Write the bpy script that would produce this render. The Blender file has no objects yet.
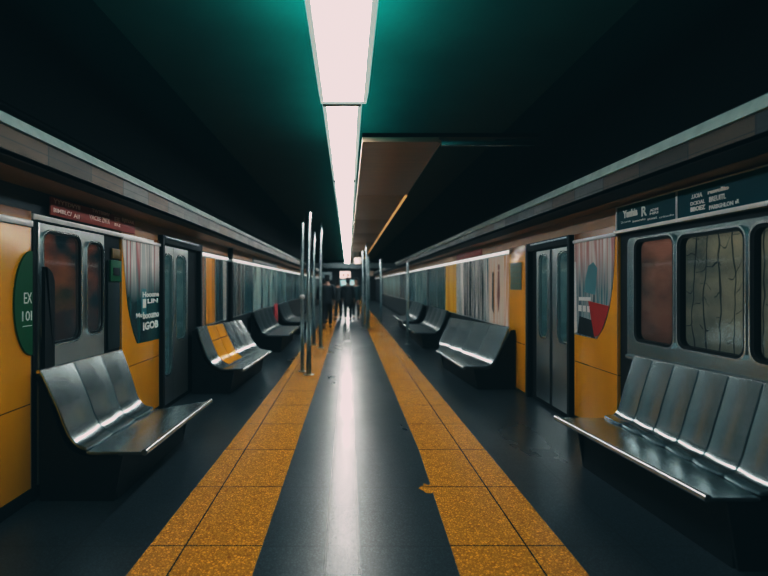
import bpy, bmesh, math, random
from mathutils import Vector, Matrix
random.seed(7)
SC = bpy.context.scene
COL = SC.collection
EYE, F, CX, CY = 1.5, 512.0, 348.0, 284.0
XL, XR, CEIL, YEND, YNEAR = -2.2, 2.45, 3.58, 46.0, -1.6

# ------------------------------------------------------------------ helpers
def dl(x): return -XL * F / (CX - x)            # depth on the left wall of a picture column
def dr(x): return XR * F / (x - CX)             # depth on the right wall
def hl(x, y): return EYE + (CY - y) / (CX - x) * -XL
def hr(x, y): return EYE + (CY - y) / (x - CX) * XR

def new(): return bmesh.new()

def tag(o, label=None, cat=None, group=None, kind=None):
    if label: o['label'] = label
    if cat: o['category'] = cat
    if group: o['group'] = group
    if kind: o['kind'] = kind
    return o

def empty(name, loc, label=None, cat=None, group=None, kind=None):
    o = bpy.data.objects.new(name, None); COL.objects.link(o)
    o.location = loc; o.empty_display_size = .05
    return tag(o, label, cat, group, kind)

def wloc(o):
    v = Vector((0, 0, 0))
    while o is not None:
        v += o.location; o = o.parent
    return v

def ob(name, bm, m, parent=None, smooth=True, label=None, fix=True):
    if fix: bmesh.ops.recalc_face_normals(bm, faces=bm.faces[:])
    if parent is not None:
        off = wloc(parent); loc = Vector((0, 0, 0))
    else:
        xs = [v.co.x for v in bm.verts]; ys = [v.co.y for v in bm.verts]; zs = [v.co.z for v in bm.verts]
        off = Vector(((min(xs)+max(xs))/2, (min(ys)+max(ys))/2, min(zs))); loc = off
    for v in bm.verts: v.co -= off
    me = bpy.data.meshes.new(name); bm.to_mesh(me); bm.free()
    if m is not None: me.materials.append(m)
    if smooth:
        for p in me.polygons: p.use_smooth = True
        me.set_sharp_from_angle(angle=math.radians(35))
    o = bpy.data.objects.new(name, me); COL.objects.link(o)
    o.location = loc
    if parent is not None: o.parent = parent
    if label: o['label'] = label
    return o

def box(bm, x0, x1, y0, y1, z0, z1, bev=0.0):
    b2 = bmesh.new()
    bmesh.ops.create_cube(b2, size=1)
    for v in b2.verts:
        v.co = Vector((x0+(v.co.x+.5)*(x1-x0), y0+(v.co.y+.5)*(y1-y0), z0+(v.co.z+.5)*(z1-z0)))
    if bev:
        bmesh.ops.bevel(b2, geom=b2.edges[:], offset=bev, segments=2, affect='EDGES', profile=.6)
    merge(bm, b2); return bm

def merge(bm, b2):
    vm = {v: bm.verts.new(v.co) for v in b2.verts}
    for f in b2.faces:
        try: bm.faces.new([vm[v] for v in f.verts])
        except ValueError: pass
    b2.free()

def loops(bm, rings, close_ring=True, cap=True):
    """skin a list of equally long rings of points"""
    vs = [[bm.verts.new(p) for p in r] for r in rings]
    n = len(rings[0])
    for a, b in zip(vs[:-1], vs[1:]):
        for i in range(n if close_ring else n-1):
            j = (i+1) % n
            bm.faces.new((a[i], a[j], b[j], b[i]))
    if cap and close_ring:
        bm.faces.new(vs[0]); bm.faces.new(vs[-1])
    return vs

def tube(bm, pts, r, n=10, cap=True):
    pts = [Vector(p) for p in pts]
    rings = []
    rs = r if isinstance(r, (list, tuple)) else [r]*len(pts)
    for i, p in enumerate(pts):
        t = (pts[min(i+1, len(pts)-1)] - pts[max(i-1, 0)]).normalized()
        up = Vector((0, 0, 1)) if abs(t.z) < .9 else Vector((1, 0, 0))
        a = t.cross(up).normalized(); b = t.cross(a).normalized()
        rings.append([p + (a*math.cos(2*math.pi*k/n) + b*math.sin(2*math.pi*k/n))*rs[i] for k in range(n)])
    loops(bm, rings, True, cap); return bm

def plate(bm, pts, x0, x1):
    """polygon of (y, z) points pushed out along x"""
    loops(bm, [[Vector((x0, p[0], p[1])) for p in pts], [Vector((x1, p[0], p[1])) for p in pts]]); return bm

def rr(y0, y1, z0, z1, r, n=6):
    """rounded rectangle; r may be four radii: (y0z0, y1z0, y1z1, y0z1)"""
    if not isinstance(r, (tuple, list)): r = (r,)*4
    out = []
    for (cy, cz, sy, sz, a0), q in zip(((y0, z0, 1, 1, math.pi), (y1, z0, -1, 1, 1.5*math.pi), (y1, z1, -1, -1, 0), (y0, z1, 1, -1, .5*math.pi)), r):
        for k in range(n+1):
            a = a0 + k/n*math.pi/2
            out.append((cy+sy*q+q*math.cos(a), cz+sz*q+q*math.sin(a)))
    return out

def ring(bm, outer, inner, x0, x1):
    """frame between two outlines with the same number of points"""
    rings = [[Vector((x, p[0], p[1])) for p in L] for L, x in ((outer, x0), (outer, x1), (inner, x1), (inner, x0))]
    rings.append(rings[0])
    vs = [[bm.verts.new(p) for p in r] for r in rings[:-1]]; vs.append(vs[0])
    n = len(outer)
    for a, b in zip(vs[:-1], vs[1:]):
        for i in range(n):
            j = (i+1) % n
            bm.faces.new((a[i], a[j], b[j], b[i]))
    return bm

def spline(P, n=6):
    P = [Vector(p) for p in P]; out = []
    for i in range(len(P)-1):
        p0 = P[max(i-1, 0)]; p1 = P[i]; p2 = P[i+1]; p3 = P[min(i+2, len(P)-1)]
        for k in range(n):
            t = k/n
            out.append(.5*((2*p1)+(p2-p0)*t+(2*p0-5*p1+4*p2-p3)*t*t+(3*p1-p0-3*p2+p3)*t**3))
    out.append(P[-1]); return out

def text_bm(body, size, side, x, y, z, shear=0, bold=0.0, wide=1.0):
    """lettering on the left (side -1) or right (+1) wall; (y, z) is where the first letter starts"""
    cu = bpy.data.curves.new('t', 'FONT'); cu.body = body; cu.size = size; cu.extrude = .002; cu.offset = bold; cu.resolution_u = 2
    o = bpy.data.objects.new('t', cu); COL.objects.link(o)
    dg = bpy.context.evaluated_depsgraph_get(); dg.update()
    me = bpy.data.meshes.new_from_object(o.evaluated_get(dg))
    bm = bmesh.new(); bm.from_mesh(me)
    bpy.data.objects.remove(o); bpy.data.curves.remove(cu); bpy.data.meshes.remove(me)
    for v in bm.verts:
        a, b, c = v.co
        v.co = Vector((x - side*c, y - side*a*wide, z + b))
    return bm

def fit_text(body, side, X, px0, px1, y0, y1, bold=.0):
    """lettering whose block fills picture columns px0..px1 and rows y0..y1 (at its middle) on a wall"""
    D, H = (dl, hl) if side < 0 else (dr, hr)
    bm = text_bm(body, .1, side, 0, 0, 0, bold=bold)
    ys = [v.co.y for v in bm.verts]; zs = [v.co.z for v in bm.verts]
    a, b = min(ys), max(ys); c, d = min(zs), max(zs)
    t0, t1 = sorted((D(px0), D(px1))); m = (px0+px1)/2; u0, u1 = H(m, y1), H(m, y0)
    for v in bm.verts:
        v.co.y = t0+(v.co.y-a)/(b-a)*(t1-t0); v.co.z = u0+(v.co.z-c)/(d-c)*(u1-u0); v.co.x += X
    return bm

# ------------------------------------------------------------------ materials
class NT:
    def __init__(s, name):
        s.m = bpy.data.materials.new(name); s.m.use_nodes = True
        s.t = s.m.node_tree; s.p = s.t.nodes['Principled BSDF']; s.o = s.t.nodes['Material Output']
    def n(s, typ, **kw):
        nd = s.t.nodes.new(typ)
        for k, v in kw.items():
            if k.startswith('_'): setattr(nd, k[1:], v)
            else: nd.inputs[k.replace('__', ' ')].default_value = v
        return nd
    def l(s, a, b): s.t.links.new(a, b)
    def math(s, op, a, b=None, c=None):
        nd = s.t.nodes.new('ShaderNodeMath'); nd.operation = op
        for i, v in enumerate((a, b, c)):
            if v is None: continue
            if isinstance(v, (int, float)): nd.inputs[i].default_value = v
            else: s.l(v, nd.inputs[i])
        return nd.outputs[0]
    def mix(s, fac, a, b, blend='MIX'):
        nd = s.t.nodes.new('ShaderNodeMix'); nd.data_type = 'RGBA'; nd.blend_type = blend
        for i, v in ((0, fac), (6, a), (7, b)):
            if hasattr(v, 'is_linked'): s.l(v, nd.inputs[i])
            elif i == 0: nd.inputs[0].default_value = v
            else: nd.inputs[i].default_value = (*v[:3], 1)
        return nd.outputs[2]
    def ramp(s, fac, stops, interp='LINEAR'):
        nd = s.t.nodes.new('ShaderNodeValToRGB'); cr = nd.color_ramp; cr.interpolation = interp
        while len(cr.elements) < len(stops): cr.elements.new(.5)
        for e, (p, c) in zip(cr.elements, stops): e.position = p; e.color = (*c[:3], 1)
        s.l(fac, nd.inputs[0]); return nd.outputs[0]
    def pos(s):
        g = s.t.nodes.new('ShaderNodeNewGeometry'); x = s.t.nodes.new('ShaderNodeSeparateXYZ')
        s.l(g.outputs['Position'], x.inputs[0]); s.P = g.outputs['Position']; return x.outputs
    def scaled(s, sc):
        if not hasattr(s, 'P'): s.pos()
        mp = s.t.nodes.new('ShaderNodeMapping'); mp.inputs['Scale'].default_value = sc
        s.l(s.P, mp.inputs[0]); return mp.outputs[0]
    def noise(s, sc, scale=1, detail=3):
        nd = s.n('ShaderNodeTexNoise', Scale=scale, Detail=detail); s.l(s.scaled(sc), nd.inputs['Vector']); return nd.outputs['Fac']
    def set(s, base=None, rough=None, metal=None, coat=None, spec=None):
        for k, v in (('Base Color', base), ('Roughness', rough), ('Metallic', metal), ('Coat Weight', coat), ('Specular IOR Level', spec)):
            if v is None: continue
            if hasattr(v, 'is_linked'): s.l(v, s.p.inputs[k])
            elif k == 'Base Color': s.p.inputs[k].default_value = (*v[:3], 1)
            else: s.p.inputs[k].default_value = v
        return s
    def bump(s, h, strength=.2, dist=.005):
        b = s.n('ShaderNodeBump', Strength=strength, Distance=dist); s.l(h, b.inputs['Height']); s.l(b.outputs[0], s.p.inputs['Normal'])

def plain(name, base, rough=.5, metal=0, coat=0, var=.15, sc=6, spec=None):
    t = NT(name); f = t.noise((1, 1, 1), sc, 4)
    c = t.mix(f, [v*(1-var) for v in base], [min(1, v*(1+var)) for v in base])
    t.set(c, None, metal, coat, spec)
    t.set(rough=t.math('MULTIPLY_ADD', f, .12, rough-.06)); return t.m

def emit(name, col, strength):
    t = NT(name); t.set((0.8, .8, .8), .5)
    f = t.noise((.6, .6, .6), 1, 1)
    t.p.inputs['Emission Color'].default_value = (*col, 1)
    t.l(t.math('MULTIPLY_ADD', f, strength*.1, strength*.95), t.p.inputs['Emission Strength']); return t.m

def steel_mat(name, base=(.50, .54, .56), rough=.3, along=(25, .8, 25)):
    t = NT(name); f = t.noise(along, 5, 3); g = t.noise((1, 1, 1), 2.2, 3)
    c = t.mix(g, [v*.72 for v in base], base)
    t.set(c, t.math('MULTIPLY_ADD', f, .07, rough-.035), 1.0); return t.m

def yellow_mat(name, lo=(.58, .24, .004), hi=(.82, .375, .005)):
    """enamel panel: a brown reflection painted in near the top, with faint cloudy wear"""
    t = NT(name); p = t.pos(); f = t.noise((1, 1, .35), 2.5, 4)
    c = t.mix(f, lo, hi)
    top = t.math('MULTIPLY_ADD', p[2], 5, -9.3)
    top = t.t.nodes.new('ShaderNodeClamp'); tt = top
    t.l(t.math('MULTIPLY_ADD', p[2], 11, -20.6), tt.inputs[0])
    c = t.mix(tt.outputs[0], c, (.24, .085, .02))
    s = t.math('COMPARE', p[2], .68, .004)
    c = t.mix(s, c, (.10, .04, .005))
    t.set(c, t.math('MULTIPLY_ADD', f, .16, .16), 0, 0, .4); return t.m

def streak_mat(name, cols, top=None, seed=0.0, freq=9, rough=.25, zmid=1.5):
    """printed poster of soft vertical streaks"""
    t = NT(name); p = t.pos()
    mp = t.n('ShaderNodeMapping'); mp.inputs['Scale'].default_value = (0, freq, .25); mp.inputs['Location'].default_value = (seed, seed*3.1, seed)
    t.l(t.P, mp.inputs[0]); nd = t.n('ShaderNodeTexNoise', Scale=1.0, Detail=3.0, Roughness=.55); t.l(mp.outputs[0], nd.inputs['Vector'])
    f = t.math('MULTIPLY_ADD', nd.outputs['Fac'], 4.2, -1.6)
    k = len(cols)
    c = t.ramp(f, [((i+.5)/k, q) for i, q in enumerate(cols)])
    if top:
        cl = t.n('ShaderNodeClamp'); t.l(t.math('MULTIPLY_ADD', t.math('ADD', p[2], t.math('MULTIPLY', nd.outputs['Fac'], .3)), 2.6, -(zmid+.15)*2.6+.5), cl.inputs[0])
        c = t.mix(cl.outputs[0], c, t.ramp(f, [((i+.5)/len(top), q) for i, q in enumerate(top)]))
    t.set(c, rough, 0, 0, .4); return t.m

def floor_mat(name, base, speck, rough, lines, cell=70, bump=.25, worn=None, cross=True):
    t = NT(name); p = t.pos()
    v = t.n('ShaderNodeTexVoronoi', Scale=cell); v.feature = 'DISTANCE_TO_EDGE'; t.l(t.P, v.inputs['Vector'])
    edge = t.ramp(v.outputs['Distance'], [(0.02, (0, 0, 0)), (.2, (1, 1, 1))])
    v2 = t.n('ShaderNodeTexVoronoi', Scale=cell); t.l(t.P, v2.inputs['Vector'])
    vary = t.n('ShaderNodeSeparateColor'); t.l(v2.outputs['Color'], vary.inputs[0])
    big = t.noise((1, .5, 1), 1.4, 4)
    c = t.mix(vary.outputs[0], [q*.45 for q in base], [q*1.6 for q in base])
    c = t.mix(big, c, [q*.75 for q in base])
    c = t.mix(edge, speck, c)
    m = None
    for x in lines:
        k = t.math('COMPARE', p[0], x, .005); m = k if m is None else t.math('MAXIMUM', m, k)
    if cross:
        yy = t.math('MODULO', t.math('ADD', p[1], 10-2.73+.425), .85)
        k = t.math('COMPARE', yy, .425, .0045); m = k if m is None else t.math('MAXIMUM', m, k)
    if m is not None: c = t.mix(m, c, (.004, .004, .004))
    t.set(c, t.math('MULTIPLY_ADD', big, .18, rough-.09), 0, 0)
    sp = t.n('ShaderNodeSeparateColor'); t.l(edge, sp.inputs[0])
    t.bump(sp.outputs[0], bump, .0015); return t.m

M = {}
M['floor'] = floor_mat('slate terrazzo', (.036, .053, .061), (.006, .009, .012), .30, (-1.55, 1.62), 60, .12)
M['stripe'] = floor_mat('amber terrazzo', (.84, .38, .028), (.34, .13, .008), .22, (-.93, 1.02), 60, .10)
M['runner'] = floor_mat('grey runner', (.045, .052, .058), (.02, .024, .028), .25, (-.119, .056), 120, .05)
M['steel'] = steel_mat('brushed steel', (.46, .54, .56), .25)
M['bright'] = steel_mat('bright steel', (.72, .76, .77), .25)
M['door'] = steel_mat('door steel', (.60, .65, .66), .32, (25, 25, .8))
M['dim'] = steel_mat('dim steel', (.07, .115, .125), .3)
M['pole'] = steel_mat('pole steel', (.34, .42, .44), .28, (25, 25, .8))
M['dark'] = plain('dark enamel', (.004, .006, .0075), .6, spec=.2)
M['black'] = plain('black rubber', (.003, .004, .005), .65, spec=.2)
M['pitch'] = plain('pitch paint', (.0022, .003, .0035), .8, spec=.05)
M['wall'] = plain('dark wall', (.010, .014, .017), .6)
M['ceil'] = plain('dark ceiling', (.030, .034, .034), .8, var=.3, sc=2, spec=.1)
M['yellow'] = yellow_mat('amber enamel')
M['rail'] = plain('white rail', (.62, .64, .66), .3, 0, .4)
M['white'] = plain('white print', (.75, .78, .78), .5)
M['pink'] = plain('faded print', (.95, .72, .66), .5)
M['green'] = plain('green enamel', (.004, .085, .030), .5, 0, 0, spec=.2)
M['teal'] = plain('teal sign', (.003, .058, .072), .55, 0, 0, spec=.1)
M['redsign'] = plain('rust sign', (.30, .06, .04), .5, 0, 0, .3, spec=.2)
M['wood'] = plain('brown fascia', (.34, .17, .055), .45, 0, .2, .4, 3)
M['ledge'] = None
M['concrete'] = plain('pale ledge', (.66, .78, .80), .55, var=.35, sc=9)

def fascia_mat():
    t = NT('fascia cladding'); p = t.pos()
    q = t.math('FLOOR', t.math('MULTIPLY', p[1], 1.9))
    wn = t.n('ShaderNodeTexWhiteNoise'); wn.noise_dimensions = '1D'; t.l(q, wn.inputs['W'])
    c = t.ramp(wn.outputs['Value'], [(0, (.02, .02, .02)), (.22, (.055, .07, .072)), (.45, (.075, .04, .018)), (.65, (.09, .09, .085)), (.85, (.04, .022, .01))], 'CONSTANT')  # alternating block tones paint in the reflections on the metal
    f = t.noise((1, 1, 4), 6, 4); c = t.mix(f, c, t.mix(.5, c, (.03, .03, .03)))
    c = t.mix(t.math('LESS_THAN', t.math('FRACT', t.math('MULTIPLY', p[1], 1.9)), .02), c, (.008, .008, .008))
    c = t.mix(t.math('COMPARE', t.math('FRACT', t.math('MULTIPLY', p[2], 11)), .2, .03), c, (.012, .012, .012))
    t.set(c, t.math('MULTIPLY_ADD', f, .2, .32), .55); return t.m
M['fascia'] = fascia_mat()

def soffit_mat():
    t = NT('bronze ceiling panel'); f = t.noise((.6, 12, 1), 3, 3)
    t.set(t.mix(f, (.26, .19, .14), (.55, .40, .28)), t.math('MULTIPLY_ADD', f, .2, .3), .5); return t.m
M['bronze'] = soffit_mat()

def glass_mat():
    t = NT('window glass'); tr = t.n('ShaderNodeBsdfTransparent'); tr.inputs[0].default_value = (.80, .84, .84, 1)
    gl = t.n('ShaderNodeBsdfGlossy', Roughness=.06); gl.inputs['Color'].default_value = (.9, .95, .95, 1)
    fr = t.n('ShaderNodeLayerWeight', Blend=.5)
    f = t.noise((1, 1, 1), 3, 2)
    mx = t.n('ShaderNodeMixShader'); t.l(t.math('MULTIPLY_ADD', f, .03, t.math('MULTIPLY_ADD', t.math('POWER', fr.outputs['Facing'], 4.0), .35, .008)), mx.inputs[0])
    t.l(tr.outputs[0], mx.inputs[1]); t.l(gl.outputs[0], mx.inputs[2]); t.l(mx.outputs[0], t.o.inputs[0]); return t.m
M['glass'] = glass_mat()

def blind_mat(name, lo, hi, veins=True, glow=.0):
    """backing behind the glass: reflections painted in with a faint glow and dark winding lines"""
    t = NT(name); p = t.pos()
    f = t.noise((1, 1.2, 2.2), 2, 4)
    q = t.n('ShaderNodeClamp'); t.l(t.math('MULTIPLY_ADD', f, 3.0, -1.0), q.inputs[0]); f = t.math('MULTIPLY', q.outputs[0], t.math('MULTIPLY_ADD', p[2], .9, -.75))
    c = t.mix(f, lo, hi)
    if veins:
        wob = t.noise((1, 3, 1.6), 1.5, 2)
        yy = t.math('ADD', p[1], t.math('MULTIPLY', wob, .16))
        m1 = t.math('COMPARE', t.math('MODULO', t.math('ADD', yy, 5), .125), .06, .0065)
        zz = t.math('ADD', p[2], t.math('MULTIPLY', wob, .5))
        m2 = t.math('COMPARE', t.math('MODULO', zz, .15), .07, .0035)
        m2 = t.math('MULTIPLY', m2, t.math('GREATER_THAN', t.noise((1, 6, 5), 1.6, 1), .5))
        m = t.math('MAXIMUM', m1, m2)
        c = t.mix(t.math('MULTIPLY', m, .85), c, (.012, .012, .012))
    t.set(c, .7, spec=.05)
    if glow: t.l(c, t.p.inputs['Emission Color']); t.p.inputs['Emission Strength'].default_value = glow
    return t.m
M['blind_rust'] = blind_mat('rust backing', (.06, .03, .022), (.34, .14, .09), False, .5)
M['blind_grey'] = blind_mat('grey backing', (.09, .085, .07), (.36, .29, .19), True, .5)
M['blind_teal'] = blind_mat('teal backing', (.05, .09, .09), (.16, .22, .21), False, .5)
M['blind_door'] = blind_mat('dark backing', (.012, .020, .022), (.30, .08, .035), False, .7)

M['lamp'] = emit('lamp diffuser', (.95, 1.0, .97), 19.0)
M['lamp_near'] = emit('wide lamp diffuser', (.95, 1.0, .97), 10.0)
M['lampside'] = emit('lamp side trim', (.75, 1.0, .95), .42)
M['amberled'] = emit('amber light', (1.0, .55, .18), .55)
M['lampjoint'] = plain('lamp joint', (.30, .32, .32), .5)
M['reflectglow'] = emit('painted lamp reflection', (.92, 1.0, 1.0), .7)  # self-lit strip in place of the lamps mirrored in the walls
M['screen_pink'] = emit('pink lit screen', (1.0, .74, .66), .85)
M['screen_teal'] = emit('teal lit screen', (.28, .75, .78), .5)
M['screen_cream'] = emit('cream lit screen', (1.0, .82, .66), .55)

# ------------------------------------------------------------------ setting
b = box(new(), XL-.3, XR+.3, YNEAR, YEND+.3, -.12, 0)
tag(ob('floor', b, M['floor'], smooth=False), 'dark slate terrazzo platform floor', kind='structure')
def strip(pts_l, pts_r, z):
    bm = new()
    loops(bm, [[Vector((l[0], l[1], 0.0005)), Vector((r[0], r[1], 0.0005)), Vector((r[0], r[1], z)), Vector((l[0], l[1], z))] for l, r in zip(pts_l, pts_r)])
    return bm
LS = [(-1.15, YNEAR), (-1.14, 2.6), (-1.07, 7.5), (-1.06, YEND)]
LSr = [(-.495, YNEAR), (-.493, 2.6), (-.457, 8.3), (-.45, YEND)]
tag(ob('trim_1', strip(LS, LSr, .003), M['stripe'], smooth=False), 'amber floor stripe on the side of the green round sign', kind='structure')
RS = [(.57, YNEAR), (.575, 2.6), (.64, 4.6), (.67, YEND)]
RSr = [(1.24, YNEAR), (1.24, 2.6), (1.245, 9.4), (1.24, YEND)]
tag(ob('trim_2', strip(RS, RSr, .003), M['stripe'], smooth=False), 'amber floor stripe with a chipped edge, on the side of the teal route sign', kind='structure')
tag(ob('trim_3', strip([(-.133, YNEAR), (-.133, YEND)], [(.07, YNEAR), (.07, YEND)], .002), M['runner'], smooth=False), 'smooth grey runner strip along the middle of the floor', kind='structure')

for side, X in ((-1, XL), (1, XR)):
    s = 'left' if side < 0 else 'right'
    bm = new()
    box(bm, min(X, X+side*.3), max(X, X+side*.3), YNEAR, YEND+.3, 0, CEIL)
    tag(ob('wall_'+s, bm, M['wall'], smooth=False), 'dark wall behind the %s benches' % ('sign side' if side > 0 else 'round sign side'), kind='structure')
tag(ob('wall_back', box(new(), XL-.3, XR+.3, YEND, YEND+.3, 0, CEIL), M['wall'], smooth=False), 'dark wall closing the far end of the hall', kind='structure')
tag(ob('wall_rear', box(new(), XL-.3, XR+.3, YNEAR-.3, YNEAR, 0, CEIL), M['wall'], smooth=False), 'dark wall behind the viewer', kind='structure')
tag(ob('ceiling', box(new(), XL-.3, XR+.3, YNEAR, YEND+.3, CEIL, CEIL+.2), M['ceil'], smooth=False), 'black painted ceiling', kind='structure')

# cornices: fascia, pale ledge and dark upstand on each side
def run(prof, y0=YNEAR, y1=YEND, n=1):
    bm = new()
    loops(bm, [[Vector((p[0], y0+(y1-y0)*k/n, p[1])) for p in prof] for k in range(n+1)]); return bm
XF = -1.85
root = empty('trim_4', (XF, 0, 2.2), 'stepped metal cornice above the wall with the round sign', kind='structure')
ob('fascia', run([(XF, EYE+.70), (XF, EYE+.858), (XF-.05, EYE+.858), (XF-.05, EYE+.70)]), M['fascia'], root, False)
ob('ledge', run([(XF+.02, EYE+.86), (XF-.03, EYE+.94), (XF-.06, EYE+.94), (XF-.03, EYE+.86)]), M['concrete'], root, False, 'pale ledge along the cornice')
ob('upstand', run([(XF-.035, EYE+.95), (XF-.005, EYE+.96), (XF-.005, EYE+.975), (XF-.03, EYE+.98), (XF-.012, EYE+.99), (XF-.02, EYE+1.02), (XF-.04, EYE+1.03), (XF-.02, CEIL), (XF-.12, CEIL), (XF-.12, EYE+.95)]), M['pitch'], root, False, 'dark ribbed upper cornice')
ob('soffit', run([(XF, EYE+.698), (XF-.14, EYE+.698), (XF-.14, EYE+.73), (XF, EYE+.73)]), M['black'], root, False, 'black soffit strip')
ob('soffit', run([(XF-.14, EYE+.695), (XL, EYE+.66), (XL, EYE+.74), (XF-.14, EYE+.74)]), M['wood'], root, False, 'brown soffit strip')
XG = 2.1
root = empty('trim_5', (XG, 0, 2.2), 'stepped metal cornice above the wall with the teal route sign', kind='structure')
ob('fascia', run([(XG, EYE+.74), (XG, EYE+.878), (XG+.05, EYE+.878), (XG+.05, EYE+.74)]), M['fascia'], root, False)
ob('ledge', run([(XG-.02, EYE+.88), (XG+.02, EYE+.965), (XG+.05, EYE+.965), (XG+.03, EYE+.88)]), M['concrete'], root, False, 'pale ledge along the cornice')
ob('upstand', run([(XG+.02, EYE+.97), (XG+.0, EYE+.985), (XG+.0, EYE+1.0), (XG+.03, EYE+1.01), (XG+.03, CEIL), (XG+.12, CEIL), (XG+.12, EYE+.97)]), M['pitch'], root, False, 'dark ribbed upper cornice')
ob('soffit', run([(XG, EYE+.738), (XG+.2, EYE+.72), (XG+.2, EYE+.77), (XG, EYE+.77)]), M['black'], root, False, 'black soffit strip')
ob('soffit', run([(XG+.2, EYE+.715), (XR, EYE+.70), (XR, EYE+.77), (XG+.2, EYE+.77)]), M['wood'], root, False, 'brown soffit strip')

# brown header boards, and glowing strips that imitate the lamp reflection on both walls
tag(ob('trim_6', box(new(), XL, XL+.012, 4.76, YEND, 2.001, 2.16), M['wood'], smooth=False), 'brown header board above the posters, round sign side', kind='structure')
tag(ob('trim_7', box(new(), XR-.012, XR, 4.62, YEND, 2.031, 2.2), M['wood'], smooth=False), 'brown header board above the posters, route sign side', kind='structure')
tag(ob('trim_8', box(new(), XL, XL+.03, dl(198), YEND, 1.93, 1.975, .005), M['reflectglow']), 'glowing strip standing for the lamp reflection above the posters, round sign side', kind='structure')
tag(ob('trim_9', box(new(), XR-.03, XR, dr(512), YEND, 1.965, 2.01, .005), M['reflectglow']), 'glowing strip standing for the lamp reflection above the posters, route sign side', kind='structure')
for side, X in ((-1, XL), (1, XR)):
    s = 'left' if side < 0 else 'right'
    tag(ob('baseboard_'+s, box(new(), min(X, X-side*.02), max(X, X-side*.02), YNEAR, YEND, 0, .1, .004), M['black']), 'black skirting along the foot of the wall', kind='structure')

# lowered bronze ceiling, with an amber edge light
root = empty('trim_10', (.5, 5.05, 2.9), 'lowered bronze ceiling panels beside the lamps', kind='structure')
for k in range(7):
    y0 = 5.05+k*3.05; y1 = min(y0+3.03, 22.6) if k < 6 else YEND
    if k == 6: y0 = 22.8
    ob('ceiling_panel', box(new(), .14, .90, y0, y1, 2.90, 2.95, .006), M['bronze'], root)
    if k: ob('amber_edge_light', box(new(), .90, .94, y0+.02, y1-.02, 2.893, 2.93, .004), M['amberled'], root, label='glowing amber edge light')
    else: ob('edge_strip', box(new(), .90, .925, y0+.02, y1-.02, 2.895, 2.93, .004), M['bronze'], root)
bm = new(); box(bm, .14, 1.9, 5.05, 5.12, 2.951, 2.99)
for yy in (8.6, 14.7, 20.8):
    h_ = tube(new(), [(.6, yy, 2.951), (.6, yy, CEIL)], .012); ob('hanger_rod', h_, M['black'], root)
ob('cross_beam', bm, M['black'], root, False, 'dark beam across the ceiling')
ob('beam_edge', box(new(), .92, 1.85, 5.035, 5.06, 2.86, 2.905, .004), M['steel'], root)

# ------------------------------------------------------------------ ceiling lamps
ends = [1.0, 4.1, 7.2, 10.25, 13.3, 16.4, 19.5, 22.4]
ords = ['first and widest', 'second', 'third', 'fourth', 'fifth', 'sixth', 'last']
prev = -1.4
ls = []
spans = [(-1.4, 4.1), (4.16, 7.2), (7.26, 10.25), (10.31, 13.3), (13.36, 16.4), (16.46, 19.5), (19.56, 22.4), (22.9, 27.5), (27.56, 32.5), (32.56, 38), (38.06, 45)]
for k, (y0, y1) in enumerate(spans):
    xa, xb = ((-.19, .12) if k == 0 else (-.175, .075))
    lab = {0: 'widest ceiling lamp, overhead at the start of the row', 1: 'ceiling lamp directly following the widest one',
           2: 'third ceiling lamp along the row', 3: 'fourth ceiling lamp along the row', 4: 'fifth ceiling lamp along the row',
           5: 'sixth ceiling lamp along the row', 6: 'ceiling lamp just before the grey beam'}.get(k, 'ceiling lamp in the distance past the grey beam')
    r = empty('ceiling_lamp', ((xa+xb)/2, (y0+y1)/2, 2.95), lab, 'ceiling lamp', 'strip lamps along the middle of the ceiling')
    ob('housing', box(new(), xa-.005, xb+.005, y0, y1, 2.975, 3.03, .005), M['dark'], r)
    ob('diffuser', box(new(), xa, xb, y0+.03, y1-.03, 2.95, 2.976, .006), M['lamp_near' if k == 0 else 'lamp'], r)
    for s, x in ((-1, xa), (1, xb)):
        bm = new()
        loops(bm, [[Vector((x, y, 2.952)), Vector((x+s*.03, y, 2.957)), Vector((x+s*.045, y, 3.03)), Vector((x+s*.002, y, 3.03))] for y in (y0, y1)])
        ob('side_trim', bm, M['lampside'], r, False)
    for y in (y0, y1):
        ob('end_cap', box(new(), xa-.03, xb+.03, y-.028, y+.028, 2.949, 3.04, .008), M['lampside'] if k == 0 else M['lampjoint'], r)
    for q in (.25, .75):
        yy = max(y0+(y1-y0)*q, YNEAR+.2)
        tube_bm = tube(new(), [((xa+xb)/2, yy, 3.02), ((xa+xb)/2, yy, CEIL)], .012)
        ob('hanger_rod', tube_bm, M['dark'], r)
    # added teal light above the housing, imitating lens bloom on the ceiling
    L = bpy.data.lights.new('added_bloom_light', 'AREA'); L.shape = 'RECTANGLE'; L.size = .5; L.size_y = y1-y0-.1
    L.energy = (y1-y0)*(44 if k == 0 else 13 if k == 1 else 2.2); L.color = (.01, .95, .80)
    lo = bpy.data.objects.new('added_bloom_light', L); COL.objects.link(lo)
    lo.location = ((xa+xb)/2, (y0+y1)/2, 3.035); lo.rotation_euler = (math.pi, 0, 0)

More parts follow.
